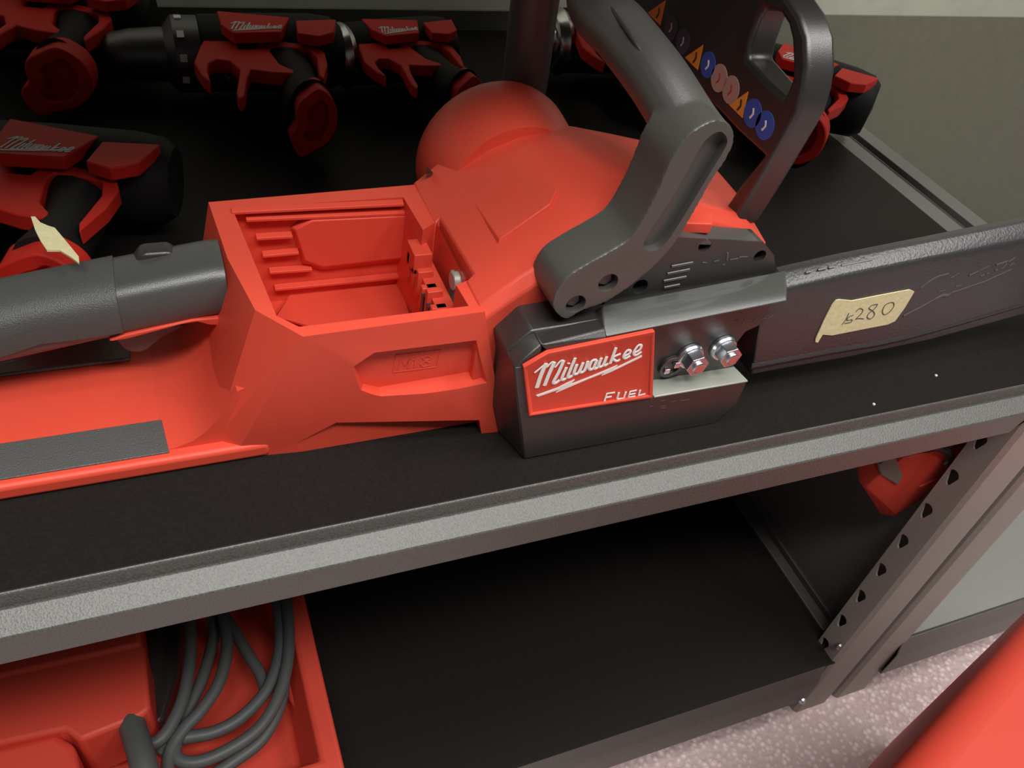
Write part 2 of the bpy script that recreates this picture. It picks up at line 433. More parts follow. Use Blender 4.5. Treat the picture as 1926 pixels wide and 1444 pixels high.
# M18 mark
bm = NB()
strokes(bm, [[(740, 700), (745, 668), (828, 659), (822, 690)], [(740, 700), (822, 690)]], 'y', .0598, .0014, (0, 1, 0), 1)
strokes(bm, [[(750, 696), (754, 678), (762, 688), (771, 675), (768, 693)], [(777, 677), (783, 673), (780, 692)], [(803, 669), (795, 672), (799, 678), (808, 676), (810, 671), (803, 669)], [(799, 679), (791, 684), (796, 690), (806, 687), (808, 681), (799, 679)]], 'y', .0598, .0016, (0, 1, 0), 1)
lab(obj('lettering', bm, 'red', saw), 'moulded M18 mark')
# motor dome at the far side
bm = NB()
lathe(bm, [(0, .050), (.03, .057), (.045, .0585), (.052, .0575), (.060, .052), (.066, .040), (.07, .0)], (.0555, .175, .0955), (0, 1, 0), 48)
obj('motor_cover', bm, 'red', saw, 0, angle=40)
bm = NB(); c = P(810, 322, 'y', .1745)
hull(bm, [P(803, 312, 'y', .19), P(815, 325, 'y', .19), P(801, 328, 'y', .19), P(803, 312, 'y', .186), P(815, 325, 'y', .186), P(801, 328, 'y', .186)])
obj('vent', bm, 'blk', saw)

# --- rear hand guard
bm = NB()
box(bm, -.52, LB.x + .03, .0592, .187, 0.0, .0112)
gd = obj('rear_hand_guard', bm, 'red', saw, .003, seg=3)
bm = NB()  # swept-up fillet between guard floor and battery box
def websec(y, w):
    wx = lambda z: LB.x + (z - .012) / .0846 * w
    return [Vector((wx(z) + o, y, z)) for o, z in ((-.034, .0105), (-.022, .0122), (-.0135, .0155), (-.0078, .0215), (-.0038, .030), (-.0012, .040), (0.0012, .050), (.006, .052), (.010, .0105))]
loft(bm, [websec(.067, .030), websec(.10, .026), websec(.183, .013)])
obj('guard_web', bm, 'red', saw, 0, angle=30)
bm = NB(); prism(bm, [P(u, v, 'z', .0112) for u, v in ((304, 791), (319, 852))] + [Vector((-.50, P(319, 852, 'z', .0112).y, .0112)), Vector((-.50, P(304, 791, 'z', .0112).y, .0112))], (0, 0, .0012))
lab(obj('tread_pad', bm, 'gripr', saw, .0004), 'black rubber pad')
bm = NB(); box(bm, -.52, -.205, .147, .175, .0112, .014); obj('dark_strip', bm, 'grip', saw, .002)  # dark strip put in for the handle's shadow and underside
# --- rear handle
def hsec(x, yc, zc, hy, hz, sq=3.3, n=36):
    out = []
    for i in range(n):
        a = 2 * math.pi * i / n
        ca, sa = math.cos(a), math.sin(a)
        out.append(Vector((x, yc + hy * math.copysign(abs(ca) ** (2 / sq), ca), zc + hz * math.copysign(abs(sa) ** (2 / sq), sa))))
    return out
bm = NB()
st = [(-.520, .130, .022, .020, .020), (-.45, .134, .038, .020, .0185), (-.36, .137, .0495, .0205, .018), (-.27, .138, .0605, .021, .018), (-.20, .1378, .0712, .0212, .0178), (-.152, .137, .0783, .0212, .0178), (-.1455, .137, .0786, .0212, .0172)]
loft(bm, [hsec(*s) for s in st])
rh = obj('rear_handle', bm, 'grip', saw, 0, angle=40)
bm = NB()
def shell(x0, x1, grow, a0, a1, n=12, m=14):
    """overmould skin hugging the handle between two section angles"""
    def at(x):
        for s, t in zip(st, st[1:]):
            if s[0] <= x <= t[0]:
                q = (x - s[0]) / (t[0] - s[0]); return [s[i] + (t[i] - s[i]) * q for i in range(1, 5)]
    rings = []
    for i in range(m + 1):
        x = x0 + (x1 - x0) * i / m
        yc, zc, hy, hz = at(x)
        lo = a0(x) if callable(a0) else a0
        ring = []
        for g in (grow, -.002):
            rr = []
            for j in range(n + 1):
                a = lo + (a1 - lo) * j / n
                ca, sa = math.cos(a), math.sin(a)
                rr.append(Vector((x, yc + (hy + g) * math.copysign(abs(ca) ** (2 / 3.3), ca), zc + (hz + g) * math.copysign(abs(sa) ** (2 / 3.3), sa))))
            ring += rr if g > 0 else rr[::-1]
        rings.append(ring)
    loft(bm, rings)
shell(-.50, -.2035, .0012, lambda x: math.pi * (1.08 + .045 * math.sin((x + .225) * 75)), .1)
obj('grip_overmould', bm, 'gripr', rh, .0004)
bm = NB()
shell(-.50, -.262, .0012, lambda x: math.pi * (1.30 - .0 * x), math.pi * 1.52)
obj('grip_underside', bm, 'gripr', rh, .0004)
# lock button
bm = NB(); q = P(292, 466, 'y', .150)
hull(bm, [Vector((q.x + dx, y, z)) for dx, z in ((-.018, .080), (-.008, q.z + .002), (.008, q.z + .002), (.018, .080)) for y in (.142, .154)])
obj('lock_button', bm, 'blk', rh, .003, seg=3)
# red arch under the handle and trigger
bm = NB()
ap = [(205, 643), (230, 632), (300, 616), (362, 602), (412, 598), (412, 612), (395, 612), (372, 606), (345, 610), (240, 638)]
prism(bm, PL(ap, 'y', .1165), (0, .038, 0)); obj('arch', bm, 'red', saw, .0008)
bm = NB()
tr = [(218, 640), (235, 658), (247, 663), (264, 664), (280, 657), (305, 635), (352, 612), (300, 612), (225, 634)]
prism(bm, PL(tr, 'y', .128), (0, .014, 0)); lab(obj('trigger', bm, 'grip', saw, .0015), 'dark grey trigger')

# --- sprocket cover
bm = NB()
YB, YM, YF = .058, .034, .0200
full = [(985, 864), (968, 692), (1018, 652), (1140, 632), (1481, 566), (1478, 585), (1455, 637), (1425, 651), (1400, 682), (1403, 718), (1388, 758), (1342, 797)]
mp = PL(full, 'y', YF)
# solid body behind the face
prism(bm, [Vector((p.x, YM, p.z)) for p in mp], (0, YB - YM, 0))
cv = obj('sprocket_cover', bm, 'blk', saw, .0012)
bm = NB()
lowr = PL([(985, 864), (968, 692), (984, 690), (1031, 663), (1233, 623), (1228, 748), (1405, 719), (1388, 758), (1342, 797)], 'y', YF)
prism(bm, lowr, (0, YM - YF + .001, 0)); obj('cover_face', bm, 'blk', saw, .0012)
# bevelled back-left and top
bm = NB()
tl = P(968, 692, 'y', YF); bl = P(985, 864, 'y', YF); tl.y += .0006; bl.y += .0006
hull(bm, [tl, bl, P(1018, 649, 'y', YF + .0006), P(930, 606, 'y', .062), P(976, 573, 'y', .066), Vector((bl.x - .012, .060, .0)), Vector((tl.x + .02, .060, .001)), Vector((tl.x + .02, YF + .004, .01)), P(1062, 590, 'y', .052), P(950, 800, 'y', .062)])
obj('cover_end', bm, 'blk', saw, .0012)
bm = NB()
hull(bm, [P(1018, 649, 'y', YF), P(1030, 662, 'y', YF), P(1138, 618, 'y', YF + .004), P(1145, 636, 'y', YF), P(1132, 580, 'y', .046), P(1062, 600, 'y', .046), P(1000, 612, 'y', .05), P(1135, 600, 'y', .05), P(976, 575, 'y', .064)])
obj('cover_shoulder', bm, 'blk', saw, .001)
bm = NB()
tA = P(1136, 613, 'y', YF + .0056); tB = P(1479, 548, 'y', YF + .0056); tA2 = P(1140, 634, 'y', YF); tB2 = P(1481, 566, 'y', YF)
hull(bm, [tA, tB, tA2, tB2, P(1132, 576, 'z', tA.z + .002), P(1479, 509, 'z', tB.z + .002), Vector((tB.x, .05, tB2.z - .01)), Vector((tA.x, .05, tA2.z - .01))])
obj('cover_rail', bm, 'rail', saw, .0008)
# pale ledge
bm = NB()
zl0 = P(1228, 748, 'y', YF).z; zl1 = P(1405, 719, 'y', YF).z
a, b = P(1230, 749, 'y', YF - .0004), P(1406, 719, 'y', YF - .0004)
prism(bm, [a, b, Vector((b.x - .002, YM + .001, b.z)), Vector((a.x - .001, YM + .001, a.z))], (0, 0, .0016)); lab(obj('ledge_plate', bm, 'alu', saw, .0005), 'pale metal ledge under the nuts')
# badge
bg = PL([(985, 691), (1031, 664), (1232, 623), (1228, 748), (995, 783)], 'y', YF - .0026)
bm = NB(); prism(bm, bg, (0, .003, 0)); bd = lab(obj('badge', bm, 'red', cv, .0004), 'red maker badge')
inn = PL([(991, 698), (1033, 672), (1222, 634), (1217, 742), (1001, 776)], 'y', YF - .0008)
cb = NB(); frustum(cb, PL([(987, 693), (1032, 666), (1230, 626), (1226, 746), (997, 781)], 'y', YF - .0034), inn); cut(bd, [cb])
ybl = YF - .0012
Z4 = lambda pts: [(900 + x * .2354, 540 + y * .2354) for x, y in pts]
bm = NB()
W = .0022; W2 = .0015
L = [(Z4([(448, 684), (490, 650), (535, 612)]), W2), (Z4([(540, 610), (500, 700), (466, 802)]), .0028), (Z4([(545, 640), (585, 600), (602, 602)]), W2), (Z4([(606, 600), (565, 690), (528, 785)]), .0026), (Z4([(612, 640), (655, 590), (676, 588)]), W2), (Z4([(680, 588), (640, 680), (600, 755), (612, 768), (648, 742)]), .0024),
     (Z4([(702, 642), (668, 720), (672, 742), (700, 728)]), W), (Z4([(719, 612), (722, 606)]), .0022), (Z4([(772, 566), (718, 700), (722, 722), (752, 704)]), W),
     (Z4([(786, 618), (764, 678), (772, 696), (800, 680), (836, 604)]), W), (Z4([(836, 604), (812, 664), (820, 682), (848, 664), (874, 592)]), W),
     (Z4([(940, 582), (908, 588), (884, 640), (896, 660), (922, 640), (944, 584)]), W), (Z4([(944, 584), (924, 640), (934, 652), (956, 638)]), W),
     (Z4([(982, 566), (960, 622), (968, 638), (996, 622), (1024, 556)]), W), (Z4([(1024, 556), (1002, 612), (1012, 626), (1036, 610)]), W),
     (Z4([(1098, 484), (1052, 610)]), W), (Z4([(1136, 532), (1072, 564), (1104, 592), (1130, 576)]), W2 * 1.3),
     (Z4([(1164, 552), (1206, 530), (1212, 508), (1188, 506), (1160, 548), (1172, 570), (1214, 548)]), W2 * 1.3), (Z4([(1244, 526), (1288, 500), (1300, 466), (1276, 466), (1242, 516), (1252, 546), (1304, 516)]), W2 * 1.3)]
strokes(bm, L, 'y', ybl, W, (0, 1, 0))
for pg in ([(463, 866), (640, 802), (700, 770), (770, 738), (735, 778), (880, 722), (1000, 672), (1112, 624), (1078, 656), (1306, 544), (1306, 558), (1080, 668), (985, 708), (1012, 682), (860, 742), (620, 844), (662, 812), (476, 876)],):
    prism(bm, [p for p in PL(Z4(pg), 'y', ybl)], (0, .0006, 0))
F4 = [Z4([(1006, 912), (1026, 850), (1088, 842)]), Z4([(1018, 882), (1062, 874)]), Z4([(1122, 842), (1106, 888), (1112, 894), (1160, 886), (1178, 836)]), Z4([(1262, 824), (1212, 834), (1196, 880), (1250, 872)]), Z4([(1206, 858), (1252, 850)]), Z4([(1292, 822), (1278, 866), (1332, 852)])]
strokes(bm, F4, 'y', ybl, .0016, (0, 1, 0), 1)
lab(obj('lettering', bm, 'white', cv), 'white brand script, lightning underline and FUEL')
# small moulded texts
bm = NB()
Z5 = lambda pts: [(1180 + x * .16623, 540 + y * .16623) for x, y in pts]
strokes(bm, [Z5([(1215, 385), (1260, 375)]), Z5([(1300, 420), (1345, 350)]), Z5([(1345, 380), (1400, 375)]), Z5([(1420, 390), (1500, 330)]), Z5([(1500, 365), (1570, 350)]), Z5([(1590, 355), (1655, 320)])], 'y', YM - .0002, .0007, (0, 1, 0), 1)
lab(obj('lettering', bm, 'grayink', cv), 'small moulded writing above the nuts')
bm = NB()
strokes(bm, [Z5([(370, 1290), (420, 1280)]), Z5([(500, 1300), (555, 1285)]), Z5([(600, 1285), (705, 1268)]), Z5([(250, 1350), (290, 1345)]), Z5([(370, 1350), (430, 1340)]), Z5([(370, 1370), (430, 1362)])], 'y', YF - .0001, .0007, (0, 1, 0), 1)
lab(obj('lettering', bm, 'grayink', cv), 'small moulded writing below the ledge')
# nuts
def nut(u, v):
    o = P(u, v, 'y', YM - .010)
    bm = NB()
    d = Vector((0, -1, 0))
    b0 = Vector((o.x, YM, o.z))
    lathe(bm, [(0, .0098), (.0022, .0098), (.0042, .0084)], b0, d, 28)
    pts = []
    r = .0080
    hexp = [Vector((b0.x + r * math.cos(math.radians(60 * i + 12)), YM - .004, b0.z + r * math.sin(math.radians(60 * i + 12)))) for i in range(6)]
    prism(bm, hexp, (0, -.0080, 0))
    lathe(bm, [(0, .0046), (.0015, .0046), (.0022, .0038)], Vector((b0.x, YM - .0118, b0.z)), d, 18)
    lab(obj('bar_nut', bm, 'steel', saw, .0004), 'zinc flange nut')
nut(1310, 686); nut(1373, 670)
bm = NB()
q = P(1262, 690, 'y', YM - .002)
lathe(bm, [(0, .0085), (.003, .0085), (.003, .006), (.001, .006)], Vector((q.x, YM, q.z)), (0, -1, 0), 20); obj('tensioner', bm, 'blk', saw, .0003)
bm = NB(); box(bm, q.x - .0055, q.x - .0015, YM - .0045, YM - .001, q.z - .0035, q.z + .0005); box(bm, q.x + .0008, q.x + .005, YM - .0045, YM - .001, q.z + .0005, q.z + .005); obj('tensioner_screw', bm, 'steel', saw, .0004)

# --- black side plate above the cover
bm = NB()
fp = [(1128, 592), (1150, 540), (1200, 470), (1262, 447), (1436, 455), (1456, 480), (1458, 500), (1480, 530)]
prism(bm, PL(fp, 'y', .046), (0, .014, 0))
pl = obj('side_plate', bm, 'blk', saw, .001)
bm = NB()
Z6 = lambda pts: [(1000 + x * .2492, 380 + y * .2492) for x, y in pts]
for ln in (((1055, 488), (1215, 458)), ((1022, 543), (1190, 510)), ((995, 598), (1165, 565)), ((998, 648), (1115, 625))):
    strokes(bm, [Z6(ln)], 'y', .0456, .0022, (0, 1, 0), 1, f=.6)
obj('grille_bar', bm, 'fh', saw)
cb = NB()
for u, v, r in ((1326, 462, .0045), (1429, 482, .0045), (1204, 539, .0052)):
    q = P(u, v, 'y', .046); lathe(cb, [(-.002, r), (.009, r)], Vector((q.x, .046, q.z)), (0, 1, 0), 16)
cut(pl, [cb])
bm = NB()
strokes(bm, [Z6([(1285, 455), (1320, 458)]), Z6([(1375, 450), (1415, 440)]), Z6([(1440, 475), (1460, 468)]), Z6([(1475, 440), (1480, 380)]), Z6([(1495, 435), (1560, 425)]), Z6([(1565, 415), (1630, 412)])], 'y', .0458, .0012, (0, 1, 0), 1)
lab(obj('lettering', bm, 'grayink', saw), 'small moulded writing on the side plate')

# --- front wrap handle
bm = NB()
face = [(1046, 588), (1040, 566), (1060, 528), (1100, 500), (1150, 472), (1185, 448), (1214, 404), (1240, 352), (1262, 300), (1288, 262), (1322, 236), (1352, 226), (1374, 236), (1381, 262), (1366, 300), (1340, 338), (1304, 402), (1276, 448), (1242, 490), (1190, 535), (1140, 568), (1096, 584), (1066, 600)]
fy = .034
def closed_smooth(pts, k=4):
    n = len(pts); out = []
    for i in range(n):
        p0, p1, p2, p3 = [Vector(pts[(i + o) % n]) for o in (-1, 0, 1, 2)]
        for j in range(k):
            t = j / k
            out.append(0.5 * ((2 * p1) + (p2 - p0) * t + (2 * p0 - 5 * p1 + 4 * p2 - p3) * t * t + (3 * p1 - p0 - 3 * p2 + p3) * t ** 3))
    return out
def remesh(o, vox, it):
    m = o.modifiers.new('r', 'REMESH'); m.mode = 'VOXEL'; m.voxel_size = vox; m.use_smooth_shade = True
    m2 = o.modifiers.new('s', 'SMOOTH'); m2.iterations = it; m2.factor = .5
    bpy.context.view_layer.update()
    me = bpy.data.meshes.new_from_object(o.evaluated_get(bpy.context.evaluated_depsgraph_get()))
    o.modifiers.clear(); o.data = me; me.name = o.name
    for p in me.polygons: p.use_smooth = True
fr = closed_smooth(PL(face, 'y', fy))
prism(bm, fr, (0, .032, 0))
bmesh.ops.recalc_face_normals(bm, faces=bm.faces[:])
el = [P(1324, 280, 'y', .042), P(1294, 240, 'y', .058), P(1236, 148, 'y', .090), P(1173, 66, 'y', .125), P(1120, 0, 'y', .155)]
far = [Vector((.085, .185, .262)), Vector((.0835, .222, .262)), Vector((.083, .247, .240)), Vector((.083, .254, .205)), Vector((.085, .254, .15)), Vector((.085, .250, .10)), Vector((.085, .235, .085))]
tb = NB(); tube(tb, el + far, lambda t: .0170 - .0002 * min(t * 4, 1), 24, 8)
bmesh.ops.recalc_face_normals(tb, faces=tb.faces[:])
tm = bpy.data.meshes.new('t'); tb.to_mesh(tm); tb.free(); bm.from_mesh(tm); bpy.data.meshes.remove(tm)
fhd = obj('front_handle', bm, 'fh', saw, 0, fix=False)
remesh(fhd, .0011, 3)
cb = NB()
pill = [(1357, 248), (1368, 262), (1362, 282), (1335, 326), (1300, 384), (1262, 444), (1240, 468), (1222, 472), (1210, 462), (1222, 436), (1262, 376), (1290, 326), (1318, 276), (1338, 254)]
pf = closed_smooth(PL(pill, 'y', fy), 3)
prism(cb, [p + Vector((0, -.003, 0)) for p in pf], (0, .0085, 0))
for u, v in ((1083, 572), (1144, 532)):
    q = P(u, v, 'y', fy); lathe(cb, [(-.002, .0062), (.008, .0062)], Vector((q.x, fy, q.z)), (0, 1, 0), 18)
cut(fhd, [cb])
bm = NB()
for u, v in ((1083, 572), (1144, 532)):
    q = P(u, v, 'y', fy)
    lathe(bm, [(0, .0045), (.004, .0045)], Vector((q.x, fy + .0078, q.z)), (0, -1, 0), 6)
obj('handle_screw', bm, 'blk', fhd, .0003)
bm = NB()
tube(bm, [p + Vector((-.0066, 0, .0158)) for p in [P(1225, 172, 'y', .088), P(1190, 118, 'y', .105), P(1140, 45, 'y', .14)]], .0011, 8, 4); 
obj('seam', bm, 'blk', saw)

# --- front hand guard
GX = .152
bm = NB()
outer = [(1195, 40), (1250, 100), (1310, 165), (1385, 245), (1436, 292), (1389, 351), (1342, 420), (1378, 424), (1425, 345), (1462, 280), (1499, 214), (1511, 171), (1518, 125), (1516, 70), (1502, 28), (1470, -20), (1420, -60), (1300, -170), (1180, -240), (1060, -210), (1080, -100)]
prism(bm, PL(outer, 'x', GX), (.020, 0, 0))
gdn = obj('hand_guard', bm, 'guard', saw, .003, seg=3)
cb = NB(); hole = [(1440, 12), (1466, 24), (1480, 46), (1487, 75), (1489, 120), (1488, 150), (1474, 183), (1440, 152), (1404, 110), (1410, 78), (1424, 38)]
prism(cb, [p - Vector((.01, 0, 0)) for p in PL(hole, 'x', GX)], (.05, 0, 0))
cut(gdn, [cb])
def sticker(u, v, kind, m, w=.0075, lb=''):
    c = P(u, v, 'x', GX - .0003)
    # frame of the sticker row
    d = (P(1438, 235, 'x', GX) - P(1305, 105, 'x', GX)).normalized(); e = d.cross(Vector((1, 0, 0))).normalized()
    bm = NB()
    if kind == 'c': pts = [c + d * (w * math.cos(a)) + e * (w * math.sin(a)) for a in [2 * math.pi * i / 24 for i in range(24)]]
    else: pts = PL([(u + 15 * kind, v - 25 * kind), (u - 21 * kind, v), (u + 4 * kind, v + 25 * kind)], 'x', GX - .0003)
    prism(bm, pts, (.0005, 0, 0))
    lab(obj('sticker', bm, m, gdn), lb)
    bm = NB()
    o = c - Vector((.0002, 0, 0))
    mk = {'blue': 'white', 'orange': 'blk', 'pink': 'redt', 'dimst': 'wht2'}[m]
    tube(bm, [o - d * .0006 - e * w * .4, o + d * .0010, o - d * .0006 + e * w * .35], .0008 if m != 'pink' else .0005, 6, 2, flat=(1, 0, 0), fk=.25)
    obj('sticker_symbol', bm, mk, gdn)
sticker(1438, 236, 'c', 'blue', .0082, 'blue round sticker, the lowest one')
sticker(1415, 213, 'c', 'blue', .0082, 'blue round sticker, second from the bottom')
sticker(1392, 197, 1, 'orange', .0088, 'orange warning triangle nearest the viewer')
sticker(1374, 169, 'c', 'pink', .0082, 'faded round sticker beside the lowest triangle')
sticker(1352, 147, 'c', 'pink', .0082, 'faded round sticker')
sticker(1331, 122, 'c', 'blue', .0078, 'blue round sticker below the middle triangle')
sticker(1308, 108, .95, 'orange', .0088, 'orange warning triangle in the middle of the row')
sticker(1284, 78, 'c', 'dimst', .0078, 'dark round sticker')
sticker(1262, 52, 'c', 'dimst', .0078, 'dark round sticker')
sticker(1238, 24, .95, 'orange', .0092, 'orange warning triangle farthest away')

# ================================================================== SCABBARD
sc = thing('bar_scabbard', 'long black plastic bar cover running from the chainsaw to the right picture edge', 'scabbard', (.4, .047, 0.0))
bm = NB()
YS = .036
top = PL([(1440, 553), (1480, 546), (1600, 520), (1750, 490), (1926, 456)], 'y', YS)
bot = PL([(1926, 592), (1750, 640), (1600, 672), (1480, 693), (1412, 706)], 'y', YS)
e1 = top[-1] + (top[-1] - top[-2]) * .5; e2 = bot[0] + (bot[0] - bot[1]) * .5
outl = top + [e1, Vector((e1.x + .03, YS, e1.z * .75 + e2.z * .25)), Vector((e2.x + .02, YS, e2.z + .01)), e2] + bot
hi = PL([(1440, 520), (1480, 509), (1600, 482), (1750, 452), (1926, 416)], 'y', .0478)
hi.append(Vector((top[-1].x + (top[-1].x - top[-2].x) * .5, .0478, hi[-1].z + (hi[-1].z - hi[-2].z) * .5)))
lo = bot[::-1] + [e2]
rings = []
for t_, h_, b_ in zip(top + [e1], hi, [lo[0], lo[1], lo[2], lo[3], lo[4], lo[5]]):
    x = t_.x
    zt_ = t_.z; zh = h_.z
    rings.append([Vector((b_.x, YS, b_.z)), Vector((x, YS, zt_ - .004)), Vector((x, YS + .0012, zt_ + (zh - zt_) * .14)), Vector((x, YS + .0062, zt_ + (zh - zt_) * .62)), Vector((x, .0478, zh)), Vector((x, .054, zh - .001)), Vector((x, .060, zh - .010)), Vector((b_.x, .060, b_.z))])
rings.append([Vector((p.x + .03, p.y + (.051 - p.y) * .3, .06 + (p.z - .06) * .8)) for p in rings[-1]])
loft(bm, rings)
so = obj('sheath', bm, 'scab', sc, .003, seg=3)
bm = NB()
a = PL([(1412, 690), (1560, 662), (1700, 636), (1926, 572)], 'y', YS); 
tube(bm, [p + Vector((0, .0002, 0)) for p in a], .003, 8, 4, flat=(0, 1, 0), fk=.4); obj('bead', bm, 'scab', sc)
Z7 = lambda pts: [(1480 + x * .23157, 400 + y * .23157) for x, y in pts]
tape = [(400, 712), (430, 706), (530, 716), (760, 670), (1000, 625), (1036, 642), (960, 770), (880, 880), (820, 908), (600, 950), (370, 996), (292, 990), (252, 1055), (232, 1050), (236, 1020), (300, 880), (370, 745)]
bm = NB(); prism(bm, PL(Z7(tape), 'y', YS - .0009), (0, .0007, 0)); tp_ = lab(obj('price_tape', bm, 'tape', sc), 'cream masking tape with a handwritten price')
bm = NB()
strokes(bm, [Z7([(505, 815), (478, 870), (448, 908)]), Z7([(540, 830), (500, 850), (490, 875), (528, 868), (520, 890), (470, 898)]), Z7([(562, 802), (590, 778), (618, 790), (600, 825), (560, 862), (585, 858), (625, 862)]),
             Z7([(738, 742), (690, 752), (668, 778), (700, 800), (712, 830), (680, 862), (652, 850), (668, 815), (712, 780), (738, 742)]),
             Z7([(848, 728), (800, 748), (776, 800), (790, 828), (830, 810), (868, 762), (866, 732), (848, 728)])], 'y', YS - .0010, .0009, (0, 1, 0), 3)
lab(obj('handwriting', bm, 'ink', tp_), 'handwritten price 280')
bm = NB()
strokes(bm, [(Z7([(945, 840), (1080, 770), (1200, 702)]), .0024), (Z7([(1200, 702), (1260, 672), (1300, 672), (1330, 652)]), .003), (Z7([(1330, 652), (1600, 560), (1690, 520), (1820, 460)]), .0018), (Z7([(1085, 610), (1200, 530), (1310, 496)]), .002),
             (Z7([(1330, 530), (1400, 490)]), .0012), (Z7([(1480, 510), (1555, 475)]), .0018), (Z7([(1560, 470), (1650, 430)]), .0012), (Z7([(1700, 425), (1790, 395)]), .0022), (Z7([(1745, 455), (1790, 410)]), .002), (Z7([(1800, 400), (1855, 362)]), .002), (Z7([(1810, 435), (1845, 405)]), .002), (Z7([(1690, 470), (1710, 462)]), .0018), (Z7([(1570, 515), (1600, 505)]), .0014), (Z7([(1620, 495), (1640, 488)]), .0014), (Z7([(1230, 640), (1290, 628)]), .001), (Z7([(1370, 600), (1420, 590)]), .0012)], 'y', YS - .0001, .0018, (0, 1, 0), 3)
lab(obj('lettering', bm, 'grayink', sc), 'moulded brand script with lightning line')
bm = NB()
for a_, b_ in (((1515, 513), (1524, 511)), ((1538, 508), (1552, 505)), ((1558, 504), (1568, 502)), ((1582, 500), (1640, 488))):
    A = P(*a_, 'z', top[1].z + .0002); B = P(*b_, 'z', top[2].z + .0002)
    A.y = B.y = .052
    A.z = B.z = P(1520, 514, 'y', .045).z; A = P(*a_, 'y', .0430); B = P(*b_, 'y', .0430); tube(bm, [A, B], .0009, 6, 1)
obj('moulded_dash', bm, 'fh', sc)

# ================================================================== BACKGROUND DRILLS (one pattern, copied)
ZB = .045
red = [(386, 71), (445, 77), (449, 92), (481, 92), (487, 77), (534, 79), (592, 86), (611, 100), (616, 121), (609, 148), (600, 140), (598, 125), (596, 108), (580, 92), (509, 87), (507, 96), (526, 121), (563, 137), (592, 156), (588, 160), (559, 139), (514, 137), (472, 131), (464, 148), (460, 180), (450, 187), (445, 174), (452, 131), (433, 115), (408, 112), (392, 119), (390, 133), (396, 154), (379, 141), (365, 117), (377, 86)]
ringo = [(600, 168), (620, 180), (631, 198), (635, 222), (630, 250), (612, 273), (590, 284), (568, 296), (556, 285), (549, 265), (551, 250), (560, 236), (559, 215), (563, 196), (578, 182)]
ringi = [(606, 188), (616, 202), (619, 222), (614, 246), (600, 262), (582, 266), (572, 258), (576, 246), (580, 232), (578, 216), (583, 204), (596, 196)]
RC = P(595, 235, 'y', .389); BC = P(500, 95, 'z', ZB)
OB = Vector((BC.x, BC.y, 0))
